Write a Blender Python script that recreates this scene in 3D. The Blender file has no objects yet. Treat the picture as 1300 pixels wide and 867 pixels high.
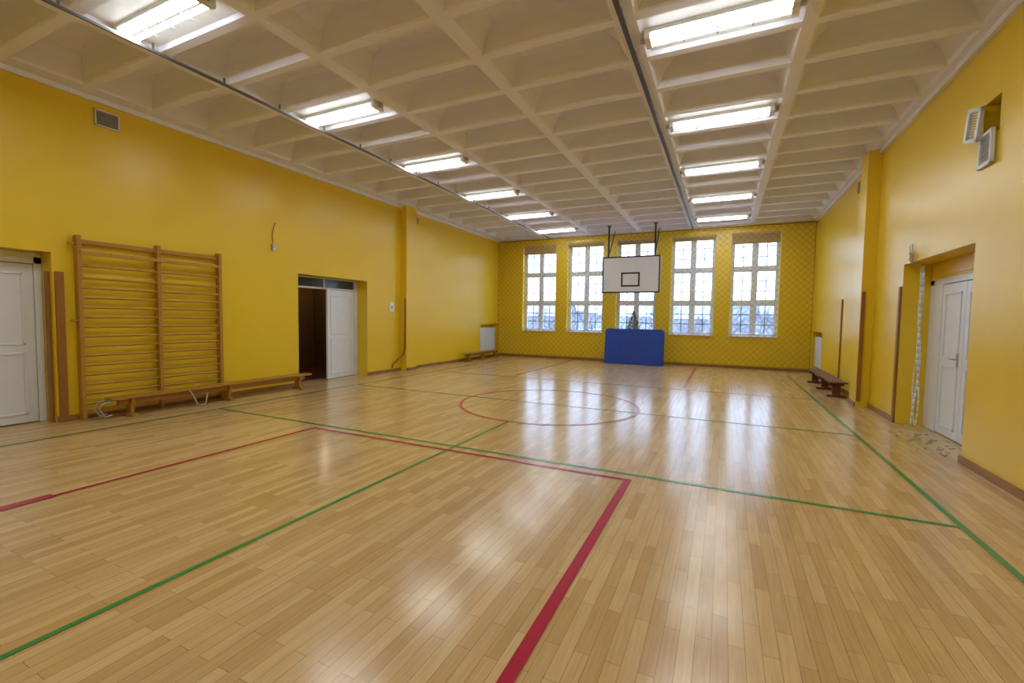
import bpy, math, random
from mathutils import Vector, Matrix
random.seed(7)
C=bpy.context.collection
H=4.5; XL=-8.07; XR=2.38; YF=15.89; YB=-3.2

# ---------------------------------------------------------------- materials
def srgb(r,g,b):
    f=lambda c:((c/255)/12.92 if c/255<=.04045 else (((c/255)+.055)/1.055)**2.4)
    return (f(r),f(g),f(b),1)
def mat(name,col,rough=.5,metal=0.,var=.06,scale=6.,bump=0.,bscale=40.,spec=.5,stretch=None):
    m=bpy.data.materials.new(name);m.use_nodes=True
    nt=m.node_tree;N=nt.nodes;L=nt.links;b=N['Principled BSDF']
    b.inputs['Roughness'].default_value=rough;b.inputs['Metallic'].default_value=metal
    b.inputs['Specular IOR Level'].default_value=spec
    tc=N.new('ShaderNodeTexCoord');mp=N.new('ShaderNodeMapping')
    L.new(tc.outputs['Object'],mp.inputs['Vector'])
    if stretch:mp.inputs['Scale'].default_value=stretch
    n=N.new('ShaderNodeTexNoise');n.inputs['Scale'].default_value=scale;n.inputs['Detail'].default_value=5
    L.new(mp.outputs['Vector'],n.inputs['Vector'])
    mx=N.new('ShaderNodeMix');mx.data_type='RGBA'
    L.new(n.outputs['Fac'],mx.inputs['Factor'])
    mx.inputs['A'].default_value=tuple(max(0,c*(1-var*2)) for c in col[:3])+(1,)
    mx.inputs['B'].default_value=tuple(min(1,c*(1+var*2)) for c in col[:3])+(1,)
    L.new(mx.outputs['Result'],b.inputs['Base Color'])
    if bump>0:
        n2=N.new('ShaderNodeTexNoise');n2.inputs['Scale'].default_value=bscale;n2.inputs['Detail'].default_value=4
        L.new(mp.outputs['Vector'],n2.inputs['Vector'])
        bp=N.new('ShaderNodeBump');bp.inputs['Strength'].default_value=bump;bp.inputs['Distance'].default_value=.01
        L.new(n2.outputs['Fac'],bp.inputs['Height']);L.new(bp.outputs['Normal'],b.inputs['Normal'])
    return m
def emis(name,col,s):
    m=bpy.data.materials.new(name);m.use_nodes=True
    b=m.node_tree.nodes['Principled BSDF']
    b.inputs['Base Color'].default_value=(.8,.8,.8,1)
    b.inputs['Emission Color'].default_value=col;b.inputs['Emission Strength'].default_value=s
    return m
M_wall=mat('yellow_enamel_paint',(.80,.55,.022,1),.32,var=.03,scale=.8,bump=.25,bscale=5)
M_ceil=mat('ceiling_paint',(.83,.82,.95,1),.8,var=.02,scale=1.5,bump=.2,bscale=12)
M_trimw=mat('white_trim_paint',(.78,.76,.76,1),.5)
M_white=mat('white_gloss_paint',(.74,.78,.87,1),.35,var=.02)
M_whitew=mat('window_frame_paint',(.78,.81,.86,1),.4,var=.02)
M_base=mat('baseboard_wood',srgb(150,104,48),.45,var=.15,scale=5)
M_wood=mat('varnished_wood',srgb(172,124,46),.38,var=.14,scale=7,stretch=(6,1,6))
M_wood2=mat('pale_varnished_wood',srgb(182,138,56),.35,var=.1,scale=7,stretch=(6,.8,6))
M_plank=mat('brown_plank_wood',srgb(148,98,38),.45,var=.14,scale=6,stretch=(6,6,.7))
M_dark=mat('dark_brown_wood',srgb(104,58,42),.4,var=.12,scale=6)
M_black=mat('black_paint',(.015,.015,.016,1),.5)
M_metal=mat('grey_metal',(.45,.45,.46,1),.35,.9)
M_rail=mat('dark_rail_metal',(.10,.09,.085,1),.5,.3)
M_blue=mat('blue_vinyl',srgb(4,60,168),.42,var=.06,scale=3,bump=.3,bscale=6)
M_blued=mat('dark_blue_vinyl',srgb(10,40,110),.5)
M_grille=mat('grey_grille',(.34,.33,.32,1),.5)
M_voidshade=mat('painted_void_shade',(.03,.022,.015,1),.9)  # near-black colour stands in for the shade inside openings
M_glassd=mat('dark_transom_glass',(.05,.07,.10,1),.08)
M_red=mat('red_line_paint',srgb(168,16,54),.24,var=.08,scale=9)
M_redl=mat('faded_red_line_paint',srgb(174,50,58),.24,var=.12,scale=9)
M_green=mat('green_line_paint',srgb(44,134,68),.24,var=.1,scale=9)
M_net=mat('olive_net_cord',srgb(128,104,20),.8)
M_blind=mat('beige_blind_fabric',srgb(204,178,128),.8,var=.08,scale=30)
M_leaf=mat('conifer_leaf',srgb(120,112,44),.7,var=.3,scale=20)
M_pot=mat('clay_pot',srgb(150,80,50),.7)
M_corr=mat('corridor_paint',srgb(130,96,50),.7)
M_coat=mat('maroon_cloth',srgb(110,44,44),.9,var=.3)
M_plaster=mat('plaster_rubble',(.42,.38,.30,1),.9,var=.25,scale=30)
M_snow=mat('snow_ground',(.58,.62,.68,1),.9,var=.12,scale=.25)
M_bark=mat('frosted_bark',(.17,.17,.18,1),.9,var=.2)
M_hill=mat('wooded_hill',(.27,.29,.33,1),.95,var=.35,scale=.35)
M_bldg=mat('render_facade',(.30,.29,.29,1),.9,var=.1)
M_roof=mat('snowy_roof',(.46,.49,.54,1),.9)
M_tube=emis('lamp_diffuser_glow',(.90,.97,1,1),36)
M_side=emis('lamp_cover_side_glow',(.9,.97,1,1),9)
M_refl=mat('lamp_reflector',(.84,.85,.86,1),.4)
M_cap=mat('lamp_end_cap',(.42,.36,.34,1),.5)
def glassmat():
    m=bpy.data.materials.new('window_glass');m.use_nodes=True
    nt=m.node_tree;N=nt.nodes;L=nt.links
    for n in list(N):
        if n.type!='OUTPUT_MATERIAL':N.remove(n)
    t=N.new('ShaderNodeBsdfTransparent');t.inputs[0].default_value=(.93,.96,.98,1)
    g=N.new('ShaderNodeBsdfGlossy');g.inputs['Roughness'].default_value=.03
    mx=N.new('ShaderNodeMixShader');fr=N.new('ShaderNodeFresnel');fr.inputs[0].default_value=1.45
    L.new(fr.outputs[0],mx.inputs[0]);L.new(t.outputs[0],mx.inputs[1]);L.new(g.outputs[0],mx.inputs[2])
    L.new(mx.outputs[0],N['Material Output'].inputs[0]);return m
M_glass=glassmat()
def floormat():
    m=bpy.data.materials.new('parquet_floor');m.use_nodes=True
    nt=m.node_tree;N=nt.nodes;L=nt.links;b=N['Principled BSDF']
    tc=N.new('ShaderNodeTexCoord');mp=N.new('ShaderNodeMapping');mp.inputs['Rotation'].default_value=(0,0,math.radians(90))
    L.new(tc.outputs['Object'],mp.inputs['Vector'])
    k=N.new('ShaderNodeTexBrick');k.offset=.37;k.offset_frequency=2;k.squash=1
    k.inputs['Scale'].default_value=1;k.inputs['Brick Width'].default_value=.56;k.inputs['Row Height'].default_value=.070
    k.inputs['Mortar Size'].default_value=.0012;k.inputs['Mortar Smooth'].default_value=.3;k.inputs['Bias'].default_value=0
    k.inputs['Color1'].default_value=srgb(210,179,129);k.inputs['Color2'].default_value=srgb(189,154,101)
    k.inputs['Mortar'].default_value=srgb(130,98,56)
    L.new(mp.outputs['Vector'],k.inputs['Vector'])
    mg=N.new('ShaderNodeMapping');mg.inputs['Scale'].default_value=(30,1.6,1)
    L.new(tc.outputs['Object'],mg.inputs['Vector'])
    g=N.new('ShaderNodeTexNoise');g.inputs['Scale'].default_value=2.2;g.inputs['Detail'].default_value=7
    L.new(mg.outputs['Vector'],g.inputs['Vector'])
    r=N.new('ShaderNodeMapRange');r.inputs['From Min'].default_value=.3;r.inputs['From Max'].default_value=.7
    r.inputs['To Min'].default_value=.88;r.inputs['To Max'].default_value=1.08
    L.new(g.outputs['Fac'],r.inputs['Value'])
    big=N.new('ShaderNodeTexNoise');big.inputs['Scale'].default_value=.5;big.inputs['Detail'].default_value=2
    L.new(tc.outputs['Object'],big.inputs['Vector'])
    r2=N.new('ShaderNodeMapRange');r2.inputs['To Min'].default_value=.92;r2.inputs['To Max'].default_value=1.06
    L.new(big.outputs['Fac'],r2.inputs['Value'])
    mu=N.new('ShaderNodeMath');mu.operation='MULTIPLY';L.new(r.outputs[0],mu.inputs[0]);L.new(r2.outputs[0],mu.inputs[1])
    vm=N.new('ShaderNodeVectorMath');vm.operation='SCALE'
    L.new(k.outputs['Color'],vm.inputs[0]);L.new(mu.outputs[0],vm.inputs['Scale'])
    L.new(vm.outputs[0],b.inputs['Base Color'])
    b.inputs['Roughness'].default_value=.19
    b.inputs['Specular IOR Level'].default_value=.46
    bp=N.new('ShaderNodeBump');bp.inputs['Strength'].default_value=.12;bp.inputs['Distance'].default_value=.004
    L.new(k.outputs['Fac'],bp.inputs['Height']);bp.invert=True
    L.new(bp.outputs['Normal'],b.inputs['Normal'])
    return m
M_floor=floormat()

# ---------------------------------------------------------------- mesh builder
class MB:
    def __init__(s):s.v=[];s.f=[];s.m=[];s.mats=[];s.sm=[]
    def mi(s,m):
        if m not in s.mats:s.mats.append(m)
        return s.mats.index(m)
    def face(s,pts,m,smooth=False):
        b=len(s.v);s.v+=[tuple(p) for p in pts];s.f.append(tuple(range(b,b+len(pts))));s.m.append(s.mi(m));s.sm.append(smooth)
    def box(s,x0,x1,y0,y1,z0,z1,m,M=None):
        b=len(s.v)
        P=[(x,y,z) for z in (z0,z1) for y in (y0,y1) for x in (x0,x1)]
        if M is not None:P=[tuple(M@Vector(p)) for p in P]
        s.v+=P
        for q in ((0,2,3,1),(4,5,7,6),(0,1,5,4),(2,6,7,3),(0,4,6,2),(1,3,7,5)):
            s.f.append(tuple(b+i for i in q));s.m.append(s.mi(m));s.sm.append(False)
    def cyl(s,a,c,r,m,n=10,r2=None,cap=True):
        a=Vector(a);c=Vector(c);d=(c-a).normalized()
        u=d.orthogonal().normalized();w=d.cross(u);r2=r if r2 is None else r2
        b=len(s.v)
        for P,R in ((a,r),(c,r2)):
            for i in range(n):
                t=2*math.pi*i/n;s.v.append(tuple(P+u*R*math.cos(t)+w*R*math.sin(t)))
        for i in range(n):
            j=(i+1)%n;s.f.append((b+i,b+j,b+n+j,b+n+i));s.m.append(s.mi(m));s.sm.append(True)
        if cap:
            s.f.append(tuple(b+i for i in reversed(range(n))));s.m.append(s.mi(m));s.sm.append(False)
            s.f.append(tuple(b+n+i for i in range(n)));s.m.append(s.mi(m));s.sm.append(False)
    def path(s,pts,r,m,n=8):
        for a,c in zip(pts[:-1],pts[1:]):s.cyl(a,c,r,m,n)
    def obj(s,name,bevel=0,loc=None):
        me=bpy.data.meshes.new(name);me.from_pydata(s.v,[],s.f)
        for m in s.mats:me.materials.append(m)
        for p,i,k in zip(me.polygons,s.m,s.sm):p.material_index=i;p.use_smooth=k
        me.update()
        o=bpy.data.objects.new(name,me);C.objects.link(o)
        if loc:o.location=loc
        if bevel:
            bv=o.modifiers.new('bevel','BEVEL');bv.width=bevel;bv.segments=2;bv.limit_method='ANGLE'
        return o
def holed(mb,axis,p0,p1,a0,a1,z0,z1,holes,m):
    """wall slab between p0..p1 on `axis`, spanning a0..a1, with rectangular holes (a,b,c,d)"""
    A=sorted({a0,a1,*[h[0] for h in holes],*[h[1] for h in holes]})
    Z=sorted({z0,z1,*[h[2] for h in holes],*[h[3] for h in holes]})
    for i in range(len(A)-1):
        for j in range(len(Z)-1):
            ca=(A[i]+A[i+1])/2;cz=(Z[j]+Z[j+1])/2
            if any(h[0]<ca<h[1] and h[2]<cz<h[3] for h in holes):continue
            if axis=='x':mb.box(p0,p1,A[i],A[i+1],Z[j],Z[j+1],m)
            else:mb.box(A[i],A[i+1],p0,p1,Z[j],Z[j+1],m)

# ---------------------------------------------------------------- shell
T=.5;HC=H+.02
mb=MB();mb.box(XL-T,XR+T,YB-.3,YF+.4,-.2,0,M_floor);mb.obj('floor')
Ld=(1.35,2.76,0,2.28);Ld2=(6.55,8.55,0,2.36);Ln=(14.3,15.7,.1,1.25)
mb=MB();holed(mb,'x',XL-T,XL,YB-.3,YF,0,HC,[Ld,Ld2,Ln],M_wall)
mb.box(XL-T-.1,XL-T+.05,1.2,2.9,-.1,2.4,M_corr)  # unseen panel added behind the door to block outside light leaks
mb.box(XL-T,XL-.2,14.25,15.75,.05,1.3,M_wall);mb.obj('wall_left')
Rd=(6.42,8.5,0,2.37);Rn=(14.3,15.7,.1,1.22);Rv=(6.10,6.42,3.42,3.78)
mb=MB();holed(mb,'x',XR,XR+T,YB-.3,YF,0,HC,[Rd,Rn,Rv],M_wall)
mb.box(XR+T-.05,XR+T+.1,6.3,8.7,-.1,2.5,M_corr)  # hidden backing added here too, keeps sky light out of the door gaps
mb.box(XR+.2,XR+T,14.25,15.75,.05,1.3,M_wall);mb.box(XR+.3,XR+T,6.0,6.5,3.38,3.9,M_voidshade);mb.obj('wall_right')  # dark block backs the vent hole, its shade put into the colour
wc=[-6.42,-4.62,-2.81,-.99,.82];ww=.675;wz0,wz1=1.0,4.27
mb=MB();holed(mb,'y',YF,YF+.4,XL-T,XR+T,0,HC,[(c-ww,c+ww,wz0,wz1) for c in wc],M_wall);mb.obj('wall_back')
mb=MB();mb.box(XL-T,XR+T,YB-.3,YB,0,HC,M_wall);mb.obj('wall_front')
# pilasters
for side,x0,x1 in (('left',XL+.001,XL+.2),('right',XR-.2,XR-.001)):
    mb=MB();mb.box(x0,x1,9.83,10.28,0,H-.001,M_wall);mb.obj('wall_pilaster_'+side)
# ceiling coffers
xs=[XL+.22,-6.1,-4.4,-2.7,-1.0,.67,XR-.06]
ys=[];y=15.68
while y>YB: ys.append(y);y-=.7867
ys.append(YB);ys=sorted(ys)
mb=MB()
hw={-1.0:.10}
def hwx(x):return hw.get(x,.065)
for i in range(len(xs)-1):
    for j in range(len(ys)-1):
        x0,x1,y0,y1=xs[i],xs[i+1],ys[j],ys[j+1]
        def ring(ix0,ix1,iy,z):return [(x0+ix0,y0+iy,z),(x1-ix1,y0+iy,z),(x1-ix1,y1-iy,z),(x0+ix0,y1-iy,z)]
        a,b_=hwx(x0),hwx(x1)
        rs=[ring(0,0,0,H),ring(a,b_,.05,H),ring(a+.03,b_+.03,.062,H+.03),ring(a+.11,b_+.11,.10,H+.20),ring(a+.22,b_+.22,.14,H+.31),ring(a+.40,b_+.40,.19,H+.36)]
        for r0,r1 in zip(rs[:-1],rs[1:]):
            for k in range(4):
                l=(k+1)%4;mb.face([r0[k],r1[k],r1[l],r0[l]],M_ceil)
        mb.face(list(reversed(rs[-1])),M_ceil)
mb.face([(XL,YB,H),(xs[0],YB,H),(xs[0],YF,H),(XL,YF,H)],M_ceil)
mb.face([(xs[-1],YB,H),(XR,YB,H),(XR,YF,H),(xs[-1],YF,H)],M_ceil)
mb.face([(xs[0],15.68,H),(xs[-1],15.68,H),(xs[-1],YF,H),(xs[0],YF,H)],M_ceil)
mb.box(XL-T,XR+T,YB-.3,YF+.4,H+.5,H+.7,M_ceil)
mb.obj('ceiling')
# cornice trims
mb=MB();mb.box(XL+.001,XL+.05,YB,YF-.01,H-.07,H-.002,M_trimw);mb.obj('trim_1')
mb=MB();mb.box(XR-.05,XR-.001,YB,YF-.01,H-.07,H-.002,M_trimw);mb.obj('trim_2')
# baseboards
def bb(name,segs):
    mb=MB()
    for s in segs:mb.box(*s,M_base)
    mb.obj(name,.004)
bb('baseboard_left',[(XL+.001,XL+.025,a,b,.001,.08) for a,b in ((YB,1.35),(2.76,6.55),(8.55,9.83),(10.28,YF))]+[(XL+.2,XL+.224,9.83,10.28,.001,.08)])
bb('baseboard_right',[(XR-.025,XR-.001,a,b,.001,.08) for a,b in ((YB,6.42),(8.5,9.83),(10.28,YF))]+[(XR-.224,XR-.2,9.83,10.28,.001,.08)])
bb('baseboard_back',[(XL+.03,XR-.03,YF-.025,YF-.001,.001,.08)])
# court markings
def line(mb,x0,x1,y0,y1,m,z=.003):mb.face([(x0,y0,z),(x1,y0,z),(x1,y1,z),(x0,y1,z)],m)
mb=MB();w=.023;YS=YB+.2
line(mb,1.65-w,1.65+w,YS,14.6,M_green);line(mb,-7.15-w,-7.15+w,YS,14.6,M_green)
line(mb,-7.15,1.65,4.34-w,4.34+w,M_green,.0032);line(mb,-7.15,1.65,7.28-w,7.28+w,M_green,.0032)
line(mb,-7.15,1.65,10.24-w,10.24+w,M_green,.0032)
line(mb,-2.77-w*.8,-2.77+w*.8,YS,5.75,M_green,.0034)
line(mb,-.76-.034,-.76+.034,YS,4.20,M_red,.0045)
line(mb,-4.87-.022,-4.87+.022,1.63,4.20,M_red,.0045);line(mb,-4.87-.07,-4.87+.04,YS,1.63,M_red,.0045)
line(mb,-4.87,-.76,4.18-.022,4.18+.022,M_red,.0047)
line(mb,-.76-.035,-.76+.035,10.6,15.3,M_redl,.0045);line(mb,-4.87-.035,-4.87+.035,10.6,15.3,M_redl,.0045)
n=96
for i in range(n):
    a=2*math.pi*i/n;b=2*math.pi*(i+1)/n
    P=lambda r,t:(-2.73+r*math.cos(t),7.28+r*math.sin(t),.005)
    mb.face([P(1.50,a),P(1.55,a),P(1.55,b),P(1.50,b)],M_redl)
mb.obj('court_line_markings')

# ---------------------------------------------------------------- windows
for i,c in enumerate(wc):
    mb=MB();yf0,yf1=YF+.24,YF+.31;x0,x1=c-ww+.003,c+ww-.003;z0,z1=wz0+.003,wz1-.003
    fw=.06
    mb.box(x0,x0+fw,yf0,yf1,z0,z1,M_whitew);mb.box(x1-fw,x1,yf0,yf1,z0,z1,M_whitew)
    mb.box(x0,x1,yf0,yf1,z0,z0+fw,M_whitew);mb.box(x0,x1,yf0,yf1,z1-fw,z1,M_whitew)
    mb.box(c-.055,c+.055,yf0-.02,yf1,z0,z1,M_whitew)
    hz=[z0+fw,z0+1.08,z0+2.16,z1-fw]
    for z in hz[1:3]:mb.box(x0,x1,yf0-.01,yf1,z-.055,z+.055,M_whitew)
    for sx0,sx1 in ((x0+fw,c-.055),(c+.055,x1-fw)):
        for k in range(3):
            a=hz[k]+(.055 if k else 0);b=hz[k+1]-(.055 if k<2 else 0)
            mb.box(sx0,sx0+.035,yf0+.01,yf1-.01,a,b,M_whitew);mb.box(sx1-.035,sx1,yf0+.01,yf1-.01,a,b,M_whitew)
            mb.box(sx0,sx1,yf0+.01,yf1-.01,a,a+.035,M_whitew);mb.box(sx0,sx1,yf0+.01,yf1-.01,b-.035,b,M_whitew)
            mx=(sx0+sx1)/2
            mb.box(mx-.012,mx+.012,yf0+.05,yf1,a,b,M_grille)
            for q in (1,2):
                zz=a+(b-a)*q/3;mb.box(sx0,sx1,yf0+.05,yf1,zz-.012,zz+.012,M_grille)
    mb.face([(x0,yf1-.02,z0),(x1,yf1-.02,z0),(x1,yf1-.02,z1),(x0,yf1-.02,z1)],M_glass)
    mb.obj('window_%d'%(i+1))
    mb=MB();mb.box(x0,x1,YF-.06,yf0-.022,z0,z0+.035,M_whitew);mb.obj('trim_%d'%(i+3),.004)
    bh=.34 if i in (0,4) else .16
    mb=MB()
    k=6 if bh>.2 else 3
    mb.box(x0+.02,x1-.02,YF+.02,YF+.06,z1-.05,z1-.004,M_blind)
    for q in range(k):
        zt=z1-.05-(bh-.05)*q/k;zb=z1-.05-(bh-.05)*(q+1)/k
        mb.face([(x0+.02,YF+.03,zt),(x1-.02,YF+.03,zt),(x1-.02,YF+.07,zb),(x0+.02,YF+.07,zb)],M_blind)
        mb.face([(x0+.02,YF+.07,zb),(x1-.02,YF+.07,zb),(x1-.02,YF+.03,zb),(x0+.02,YF+.03,zb)],M_blind)
    mb.obj('roman_blind')
# safety net
mb=MB();nx0,nx1,nz0,nz1,ny=XL+.06,XR-.06,.12,4.42,YF-.28
st=.19;k=nx0-(nz1-nz0)
def strip(a,b,r):
    a=Vector(a);b=Vector(b);d=(b-a).normalized();u=Vector((0,1,0));w=d.cross(u)
    P=[w*r,(-w*.5+u*.86)*r,(-w*.5-u*.86)*r]
    for i in range(3):
        j=(i+1)%3;mb.face([a+P[i],a+P[j],b+P[j],b+P[i]],M_net)
while k<nx1:
    for sgn in (1,-1):
        xa,xb=k,k+(nz1-nz0);za,zb=(nz0,nz1) if sgn>0 else (nz1,nz0)
        t0=max(0,(nx0-xa)/(xb-xa));t1=min(1,(nx1-xa)/(xb-xa))
        if t1>t0:strip((xa+(xb-xa)*t0,ny,za+(zb-za)*t0),(xa+(xb-xa)*t1,ny,za+(zb-za)*t1),.0042)
    k+=st
mb.cyl((XL+.01,ny,nz1),(XR-.01,ny,nz1),.012,M_rail,6);mb.cyl((nx0,ny,nz0),(nx1,ny,nz0),.006,M_net,6)
for x in (nx0,nx1):mb.cyl((x,ny,nz0),(x,ny,nz1),.006,M_net,6)
mb.obj('safety_net')

# ---------------------------------------------------------------- lamps
lm=MB()
lm.box(-.78,.78,-.32,.32,.045,.06,M_refl)                    # mounting board
lm.box(-.70,.70,-.10,.10,.0,.045,M_refl)                      # tray
for x0 in (-.70,.64):lm.box(x0,x0+.06,-.105,.105,-.055,.0,M_refl)
for x0 in (-.75,.70):lm.box(x0,x0+.05,-.03,.03,-.03,.02,M_cap)
lm.box(-.64,.64,-.01,.01,-.05,.0,M_refl)
for s in (-1,1):                                              # two prismatic half-round covers
    n=6;prof=[]
    for i in range(n+1):
        t=math.pi*i/n;prof.append((s*.055+.045*math.cos(t),-.012-.042*math.sin(t)))
    for i in range(n):
        (a,za),(b,zb)=prof[i],prof[i+1]
        lm.face([(-.64,a,za),(.64,a,za),(.64,b,zb),(-.64,b,zb)],M_side if i in (0,n-1) else M_tube,True)
    lm.box(-.64,.64,s*.055-.045,s*.055+.045,-.012,.0,M_side)
for x in (-.32,0,.32):lm.box(x-.006,x+.006,-.105,.105,-.062,-.056,M_cap)
first=None
for cx in (-5.25,-.165):
    for r in range(8):
        loc=(cx,14.5-2.36*r,H+.0)
        if first is None:first=lm.obj('ceiling_lamp',loc=loc)
        else:
            o=bpy.data.objects.new('ceiling_lamp',first.data);o.location=loc;C.objects.link(o)
# rails on ceiling
for x,w in ((-5.86,.014),(-1.0,.026)):
    mb=MB()
    mb.box(x-w,x+w,YB,15.6,H-.10,H-.075,M_rail)
    mb.box(x-w*.4,x+w*.4,YB,15.6,H-.075,H-.06,M_metal)
    yy=-2.6
    while yy<15.5:
        mb.box(x-.008,x+.008,yy-.01,yy+.01,H-.08,H+.0,M_rail);yy+=.787
    mb.obj('ceiling_rail')

# ---------------------------------------------------------------- wall bars
mb=MB();posts=[3.0,3.95,4.88];xp=XL+.03
for y in posts:
    mb.box(xp,xp+.10,y-.025,y+.025,.002,2.54,M_wood)
for s in range(2):
    a,b=posts[s]+.02,posts[s+1]-.02
    z=.22
    while z<1.98:
        mb.cyl((xp+.05,a,z),(xp+.05,b,z),.018,M_wood2,10);z+=.134
    mb.cyl((xp+.05,a,2.13),(xp+.05,b,2.13),.018,M_wood2,10)
    mb.box(xp+.085,xp+.125,a-.02,b+.02,2.28,2.33,M_wood2)
    mb.box(xp+.02,xp+.05,a,b,2.43,2.49,M_wood)
    mb.box(xp+.02,xp+.045,a,b,.06,.14,M_wood)
for z in (.35,1.35,2.38):
    for y in posts:mb.box(XL+.001,xp+.002,y-.02,y+.02,z,z+.04,M_metal)
mb.cyl((xp+.05,3.0,2.42),(xp+.05,2.9,2.42),.018,M_wood2);mb.cyl((xp+.05,3.0,1.38),(xp+.05,2.9,1.38),.018,M_wood2)
mb.obj('wall_bars',.004)
# benches
def bench(name,xc,y0,y1,m,hooks=False,nl=3,hh=.3,wd=.23):
    mb=MB();mb.box(xc-wd/2,xc+wd/2,y0,y1,hh-.032,hh,m)
    mb.box(xc-.03,xc+.03,y0+.1,y1-.1,hh-.12,hh-.034,m)
    for i in range(nl):
        y=y0+.25+(y1-y0-.5)*i/(nl-1)
        mb.box(xc-wd/2+.015,xc+wd/2-.015,y-.025,y+.025,hh-.10,hh-.033,m)
        mb.box(xc-.07,xc+.07,y-.022,y+.022,.05,hh-.08,m)
        mb.box(xc-wd/2-.02,xc+wd/2+.02,y-.035,y+.035,.002,.045,m)
    if hooks:
        for s in (-.07,.07):
            mb.path([(xc+s,y0+.02,hh-.04),(xc+s+.02,y0-.10,hh-.06),(xc+s+.02,y0-.14,.16),(xc+s+.02,y0-.08,.05),(xc+s+.02,y0,.07)],.011,M_metal)
        for y in (y0+1.0,):
            mb.path([(xc+.1,y,hh-.03),(xc+.16,y+.02,.18),(xc+.18,y+.08,.03),(xc+.16,y+.2,.03),(xc+.12,y+.26,.2)],.010,M_metal)
    mb.obj(name,.005)
bench('gym_bench',-7.74,3.18,6.5,M_wood,True)
bench('gym_bench',-7.78,12.7,15.2,M_wood)
bench('gym_bench',2.09,10.62,13.4,M_dark,hh=.33,wd=.28)

# ---------------------------------------------------------------- doors
def leaf(mb,xface,y0,y1,z1,sgn,m=M_white,M=None):
    """panelled leaf; xface = room-side plane, sgn +1 if leaf lies at x<xface"""
    xa=xface-sgn*.045
    lo,hi=min(xa,xface),max(xa,xface)
    mb.box(lo,hi,y0,y1,.012,z1,m,M)
    for za,zb in ((.12,.95),(1.05,z1-.12)):
        f0,f1=(xface,xface+sgn*.012);l2,h2=min(f0,f1),max(f0,f1)
        mb.box(l2,h2,y0+.1,y1-.1,za,za+.025,m,M);mb.box(l2,h2,y0+.1,y1-.1,zb-.025,zb,m,M)
        mb.box(l2,h2,y0+.1,y0+.125,za,zb,m,M);mb.box(l2,h2,y1-.125,y1-.1,za,zb,m,M)
def handle(mb,x,y,z,s,d):
    mb.box(min(x,x+s*.012),max(x,x+s*.012),y-.02,y+.02,z-.1,z+.08,M_metal)
    mb.cyl((x,y,z),(x+s*.05,y,z),.009,M_metal);mb.cyl((x+s*.05,y,z),(x+s*.05,y+d*.11,z),.009,M_metal)
mb=MB();xd=XL-.30
mb.box(xd-.06,xd+.01,2.68,2.757,0.002,2.22,M_white);mb.box(xd-.06,xd+.01,1.353,1.42,.002,2.22,M_white);mb.box(xd-.06,xd+.01,1.353,2.757,2.13,2.277,M_white)
leaf(mb,xd,1.43,2.04,2.12,1);leaf(mb,xd,2.05,2.675,2.12,1);handle(mb,xd,2.09,1.05,1,1)
mb.obj('door_1',.003)
for (x0,x1,y0,y1) in ((XL+.001,XL+.03,2.78,2.87),(XL-.16,XL-.06,2.73,2.757)):
    mb=MB();mb.box(x0,x1,y0,y1,.002,2.03,M_plank);mb.obj('corner_guard_plank',.004)
mb=MB();xd=XL-.33
mb.box(xd-.07,xd+.01,6.553,6.61,.002,2.35,M_white);mb.box(xd-.07,xd+.01,8.44,8.547,.002,2.35,M_white)
mb.box(xd-.07,xd+.01,6.61,8.44,2.10,2.14,M_white);mb.box(xd-.07,xd+.01,6.61,8.44,2.335,2.357,M_white);mb.box(xd-.06,xd,7.5,7.54,2.14,2.335,M_white)
mb.box(xd-.04,xd-.03,6.61,8.44,2.14,2.335,M_glassd)
Mr=Matrix.Translation((xd,8.44,0))@Matrix.Rotation(math.radians(7),4,'Z')@Matrix.Translation((-xd,-8.44,0))
leaf(mb,xd,7.50,8.435,2.09,1,M_white,Mr)
mb.obj('door_2',.003)
mb=MB()
X0,X1=-11.2,XL-T-.002
mb.box(X0,X1,5.4,9.6,-.2,-.002,M_dark);mb.box(X0-.2,X0,5.4,9.6,-.2,2.8,M_corr);mb.box(X0,X1,5.2,5.4,-.2,2.8,M_corr);mb.box(X0,X1,9.6,9.8,-.2,2.8,M_corr);mb.box(X0-.2,X1,5.2,9.8,2.8,3,M_corr)
mb.obj('wall_corridor')
mb=MB();mb.box(-11.19,-11.15,6.0,8.8,1.55,1.68,M_dark)
for i in range(8):
    y=6.4+i*.3;mb.cyl((-11.15,y,1.6),(-11.07,y,1.63),.012,M_metal)
    mb.cyl((-11.06,y,1.6),(-11.02,y,.75+.1*(i%2)),.05,M_coat,8,.13)
mb.obj('coat_rack')
ld=bpy.data.lights.new('corridor_fill','POINT');ld.energy=9;ld.color=(1,.85,.62);ld.shadow_soft_size=.1  # added dim fill to lift the dark corridor, not a real fixture
lo=bpy.data.objects.new('corridor_fill',ld);lo.location=(-9.9,8.9,2.5);C.objects.link(lo)
mb=MB();xd=XR+.33
mb.box(xd-.01,xd+.07,8.38,8.497,.002,2.12,M_white);mb.box(xd-.01,xd+.07,6.423,6.5,.002,2.12,M_white)
mb.box(xd-.01,xd+.07,6.423,8.497,2.05,2.13,M_white);mb.box(xd-.005,xd+.06,6.423,8.497,2.13,2.367,M_wall)
mb.box(xd-.02,xd+.06,6.7,8.3,2.17,2.2,M_wall)
leaf(mb,xd,7.45,8.10,2.04,-1);leaf(mb,xd,6.51,7.44,2.04,-1);mb.box(xd-.01,xd+.05,8.10,8.38,.002,2.05,M_white);handle(mb,xd,7.56,1.05,-1,1)
mb.obj('door_3',.003)
mb=MB();mb.box(XR-.03,XR-.001,8.51,8.58,.002,2.05,M_plank);mb.obj('corner_guard_plank',.004)
mb=MB();mb.box(XR-.20,XR-.14,9.79,9.828,.1,2.05,M_plank);mb.obj('corner_guard_plank',.004)
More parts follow.
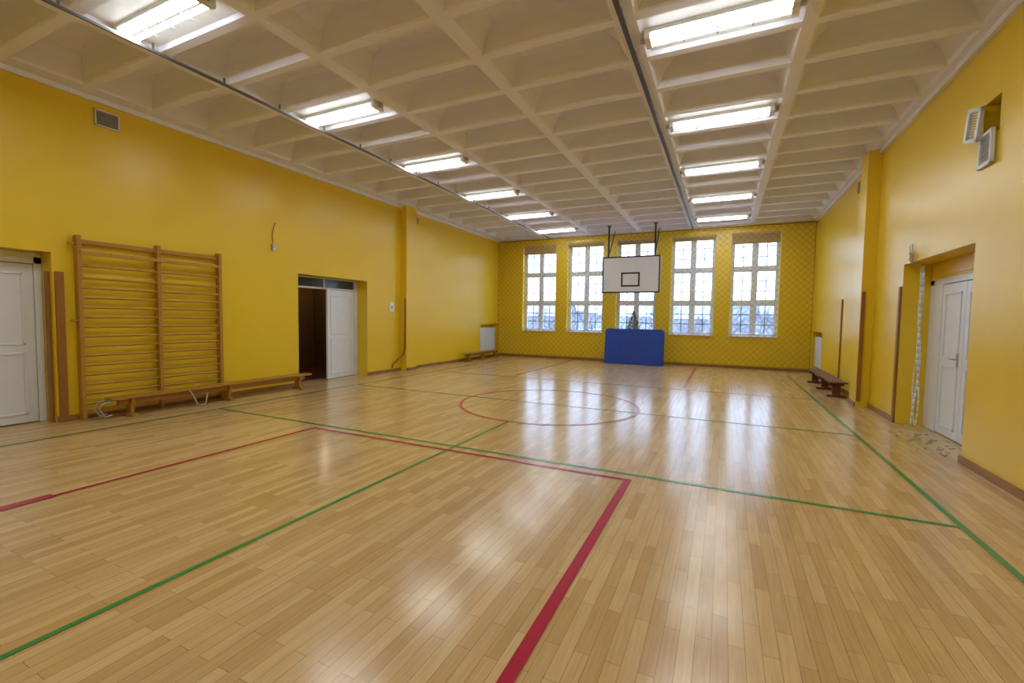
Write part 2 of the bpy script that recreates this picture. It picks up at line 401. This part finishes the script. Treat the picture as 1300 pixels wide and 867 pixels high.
mb=MB();mb.box(XR-.026,XR-.001,12.15,12.20,.1,2.02,M_plank);mb.obj('corner_guard_plank',.004)
mb=MB();mb.path([(XL+.17,9.80,1.98),(XL+.17,9.80,.62),(XL+.13,9.77,.45),(XL+.05,9.45,.2),(XL+.05,9.42,.12)],.022,M_plank);mb.obj('wall_pipe')

# cable bundle hanging in right doorway
mb=MB()
for k in range(3):
    oy=(-.03,.0,.035)[k]
    pts=[]
    for i in range(25):
        t=i/24
        pts.append((XR+.14+.02*math.sin(t*9+k*2),8.24+oy+.035*math.sin(t*6+k*2.1),2.32-2.29*t))
    mb.path(pts,(.008,.012,.006)[k],M_white,6)
for k in range(7):
    a=random.uniform(0,6);mb.path([(XR-.03,8.15,2.45),(XR-.06+.05*math.cos(a),8.1+.16*math.cos(a),2.48+.12*math.sin(a)),(XR+.0,8.22,2.36),(XR+.14,8.24,2.3)],.007,M_white,6)
mb.path([(XR-.02,8.15,2.38),(XR-.02,8.15,2.62)],.01,M_white)
mb.box(XR-.04,XR-.001,8.12,8.19,2.42,2.48,M_white)
mb.obj('hanging_cable_bundle')
mb=MB()
for k in range(60):
    x=random.gauss(2.38,.13);y=random.gauss(7.2,.4);s=random.uniform(.006,.02)
    if x>2.66 or y<6.5 or y>8.1:continue
    Mx=Matrix.Translation((x,y,s*.35+.001))@Matrix.Rotation(random.uniform(0,6),4,'Z')
    mb.box(-s,s,-s*.6,s*.6,-s*.35,s*.3,M_plaster,Mx)
mb.obj('plaster_debris')

# ---------------------------------------------------------------- vents and wall fittings
def vent(name,x,s,y0,y1,z0,z1,m=M_grille,mf=M_grille):
    mb=MB();a,b=sorted((x+s*.001,x+s*.02))
    mb.box(a,b,y0,y1,z0,z0+.02,mf);mb.box(a,b,y0,y1,z1-.02,z1,mf);mb.box(a,b,y0,y0+.02,z0,z1,mf);mb.box(a,b,y1-.02,y1,z0,z1,mf)
    a2,b2=sorted((x+s*.001,x+s*.006));mb.box(a2,b2,y0,y1,z0,z1,M_voidshade)  # flat dark sheet behind the slats paints the shade inside the vent
    z=z0+.035
    while z<z1-.02:mb.box(*sorted((x+s*.004,x+s*.016)),y0,y1,z,z+.012,m);z+=.022
    mb.obj(name)
vent('wall_vent',XL,1,3.26,3.55,4.12,4.35,mf=M_trimw);vent('wall_vent',XL,1,10.42,10.6,4.16,4.34);vent('wall_vent',XR,-1,11.1,11.35,4.12,4.34)
mb=MB()
def flap(Mx,w,hh):
    mb.box(-.01,.02,0,w,0,.035,M_white,Mx);mb.box(-.01,.02,0,w,hh-.035,hh,M_white,Mx);mb.box(-.01,.02,0,.035,0,hh,M_white,Mx);mb.box(-.01,.02,w-.035,w,0,hh,M_white,Mx)
    z=.05
    while z<hh-.04:mb.box(0,.012,.03,w-.03,z,z+.016,M_grille,Mx);z+=.026
flap(Matrix.Translation((XR-.07,6.36,3.40))@Matrix.Rotation(math.radians(14),4,'X')@Matrix.Rotation(math.radians(10),4,'Z'),.20,.34)
flap(Matrix.Translation((XR-.04,6.12,3.12))@Matrix.Rotation(math.radians(-4),4,'Z'),.31,.34)
mb.obj('ventilation_flap')
mb=MB();mb.cyl((XL+.001,5.98,2.78),(XL+.05,5.98,2.76),.035,M_white,12,.03);mb.box(XL+.001,XL+.04,5.95,6.01,2.80,2.88,M_metal)
mb.path([(XL+.01,5.98,2.88),(XL+.01,5.97,3.1),(XL+.01,6.03,3.3)],.006,M_dark,6);mb.obj('wall_sensor')
mb=MB();mb.box(XL+.001,XL+.02,9.36,9.54,1.62,1.87,M_white);mb.box(XL+.02,XL+.022,9.42,9.48,1.7,1.78,M_grille);mb.obj('wall_notice_box',.004)
def radiator(x,s,y0,y1,z0,z1):
    mb=MB()
    n=int((y1-y0)/.08)
    for i in range(n):
        y=y0+(i+.5)*(y1-y0)/n;a,b=sorted((x,x+s*.10))
        mb.box(a,b,y-.03,y+.03,z0,z1,M_white)
    mb.cyl((x+s*.05,y0,z1-.05),(x+s*.05,y1,z1-.05),.025,M_white);mb.cyl((x+s*.05,y0,z0+.05),(x+s*.05,y1,z0+.05),.025,M_white)
    for y in (y0+.1,y1-.1):mb.box(x+s*.02 if s>0 else x-.06,x+.06 if s>0 else x-.02,y-.02,y+.02,.101,z0+.01,M_white)
    mb.obj('radiator',.01)
radiator(XL-.15,1,14.4,15.6,.22,1.12);radiator(XR+.15,-1,14.4,15.6,.22,1.08)

# ---------------------------------------------------------------- basketball backboard
mb=MB();yb=14.40;x0,x1,z0,z1=-3.62,-1.82,2.34,3.50
mb.box(x0,x1,yb,yb+.03,z0,z1,M_white)
def frame(x0,x1,z0,z1,w,y0,y1,m):
    mb.box(x0,x1,y0,y1,z0,z0+w,m);mb.box(x0,x1,y0,y1,z1-w,z1,m);mb.box(x0,x0+w,y0,y1,z0+w,z1-w,m);mb.box(x1-w,x1,y0,y1,z0+w,z1-w,m)
frame(x0,x1,z0,z1,.045,yb-.006,yb+.001,M_black)
frame(-3.01,-2.43,2.54,2.99,.05,yb-.006,yb+.001,M_black)
frame(x0+.05,x1-.05,z0+.05,z1-.05,.05,yb+.03,yb+.08,M_black)
for x in (-3.44,-2.0):
    mb.box(x-.025,x+.025,yb+.03,yb+.08,z0+.1,H-.01,M_black)
    mb.cyl((x,yb+.06,z1),(x,yb+.9,H-.03),.018,M_black)
    mb.box(x-.06,x+.06,yb,yb+.12,H-.02,H-.002,M_black)
mb.obj('basketball_backboard')
mb=MB()
Mx=Matrix.Translation((-2.71,15.12,.012))@Matrix.Rotation(math.radians(-6),4,'X')
xw,hm=.96,1.18
prof=[(-xw,0),(xw,0),(xw,hm-.07),(xw-.05,hm-.01),(xw-.1,hm),(-xw+.1,hm),(-xw+.05,hm-.01),(-xw,hm-.07)]
F=[Mx@Vector((a,0,b)) for a,b in prof];B=[Mx@Vector((a,.22,b)) for a,b in prof]
mb.face(F,M_blue);mb.face(list(reversed(B)),M_blue)
for i in range(len(prof)):
    j=(i+1)%len(prof);mb.face([F[j],F[i],B[i],B[j]],M_blued)
for a in (-.45,.45):mb.box(a-.02,a+.02,-.012,0,.5,.62,M_blued,Mx)
mb.obj('crash_mat',.025)

# potted conifer on window sill
mb=MB();px,py,pz=-2.86,YF+.08,wz0+.04
mb.cyl((px,py,pz),(px,py,pz+.13),.055,M_pot,14,.075);mb.cyl((px,py,pz+.1),(px,py,pz+.68),.008,M_pot,6)
for i in range(1300):
    t=random.random()**1.3;z=pz+.14+.62*t;r=(1-t)*.22*random.uniform(.5,1)+.01;a=random.uniform(0,6.283)
    yy=py+max(-.12,min(.09,r*math.sin(a)));P=Vector((px+1.15*r*math.cos(a),yy,z));d=Vector((random.gauss(0,1),random.gauss(0,1),random.gauss(0,1))).normalized()*.035
    e=Vector((random.gauss(0,1),random.gauss(0,1),random.gauss(0,1))).normalized()*.014
    mb.face([P-e,P+e,P+d],M_leaf)
mb.obj('potted_conifer')

# ---------------------------------------------------------------- outside
mb=MB()
N=24
for i in range(N):
    for j in range(N):
        def g(a,b):
            x=-140+220*a/N;y=YF+1+160*b/N;return (x,y,-2.5+.25*math.sin(x*.2)*math.cos(y*.15)+max(0,(y-60)*.02))
        mb.face([g(i,j),g(i+1,j),g(i+1,j+1),g(i,j+1)],M_snow,True)
mb.obj('snow_ground')
mb=MB();prev=None
for i in range(160):
    x=-190+2*i;hh=4.5+2.2*math.sin(x*.035)+1.0*math.sin(x*.13+1)+.9*random.random()
    cur=((x,118,-3),(x,124,hh),(x,160,-3))
    if prev:
        mb.face([prev[0],cur[0],cur[1],prev[1]],M_hill);mb.face([prev[1],cur[1],cur[2],prev[2]],M_hill)
    prev=cur
mb.obj('wooded_hillside')
def house(x,y,w,d,hh):
    mb=MB();z=-2.6;mb.box(x,x+w,y,y+d,z,z+hh,M_bldg)
    ym=y+d/2;t=z+hh+w*.28
    mb.face([(x-.3,y-.4,z+hh),(x+w+.3,y-.4,z+hh),(x+w+.3,ym,t),(x-.3,ym,t)],M_roof);mb.face([(x-.3,ym,t),(x+w+.3,ym,t),(x+w+.3,y+d+.4,z+hh),(x-.3,y+d+.4,z+hh)],M_roof)
    mb.face([(x,y,z+hh),(x,ym,t),(x,y+d,z+hh)],M_bldg);mb.face([(x+w,y,z+hh),(x+w,ym,t),(x+w,y+d,z+hh)],M_bldg)
    for k in range(5):
        for q in range(2):mb.box(x+w*(k+.38)/5,x+w*(k+.62)/5,y-.05,y,z+1.1+q*2.0,z+2.1+q*2.0,M_grille)
    mb.obj('neighbouring_house')
house(-44,92,13,9,4.6);house(-14,98,11,8,4.4);house(6,90,12,9,4.8)
def tree(x,y,hh):
    mb=MB()
    def br(p,d,l,r,dep):
        q=p+d*l;mb.cyl(p,q,r,M_bark,5,r*.65,cap=False)
        if dep==0:return
        for k in range(3 if dep>1 else 4):
            nd=(d+Vector((random.gauss(0,.5),random.gauss(0,.5),random.gauss(.1,.3)))).normalized()
            br(p+d*l*random.uniform(.55,1),nd,l*random.uniform(.6,.8),r*.55,dep-1)
    br(Vector((x,y,-2.6)),Vector((0,0,1)),hh*.3,hh*.016,6)
    mb.obj('bare_tree')
for x,y,hh in ((-17,34,8),(-14.5,38,7),(-11.5,42,8),(-9.5,31,7),(-7,36,6.5),(-4.5,38,8),(-2,29,6.5),(.3,34,7),(2.2,36,7.5),(4,39,7),(5.5,44,8),(-20,40,8),(-24,45,9)):tree(x,y,hh)

# ---------------------------------------------------------------- world, camera
w=bpy.data.worlds.new('overcast_sky');bpy.context.scene.world=w;w.use_nodes=True
nt=w.node_tree;bg=nt.nodes['Background'];tc=nt.nodes.new('ShaderNodeTexCoord');sx=nt.nodes.new('ShaderNodeSeparateXYZ')
cr=nt.nodes.new('ShaderNodeValToRGB');nt.links.new(tc.outputs['Generated'],sx.inputs[0]);nt.links.new(sx.outputs['Z'],cr.inputs[0])
cr.color_ramp.elements[0].color=(.62,.76,1,1);cr.color_ramp.elements[1].position=.6;cr.color_ramp.elements[1].color=(.48,.64,1,1)
nt.links.new(cr.outputs[0],bg.inputs[0]);bg.inputs[1].default_value=5.6
def camera():
    a,p,r=math.radians(25.346),math.radians(3.029),math.radians(.832)
    F=Vector((-math.sin(a)*math.cos(p),math.cos(a)*math.cos(p),-math.sin(p)))
    R0=Vector((math.cos(a),math.sin(a),0));U0=R0.cross(F)
    R=R0*math.cos(r)+U0*math.sin(r);U=-R0*math.sin(r)+U0*math.cos(r)
    M=Matrix(((R.x,U.x,-F.x,0),(R.y,U.y,-F.y,0),(R.z,U.z,-F.z,1.5),(0,0,0,1)))
    cd=bpy.data.cameras.new('camera');cd.sensor_width=36;cd.lens=566.52/1300*36;cd.clip_end=500
    o=bpy.data.objects.new('camera',cd);o.matrix_world=M;C.objects.link(o);bpy.context.scene.camera=o
camera()
vs=bpy.context.scene.view_settings
vs.view_transform='Standard';vs.look='None';vs.exposure=0
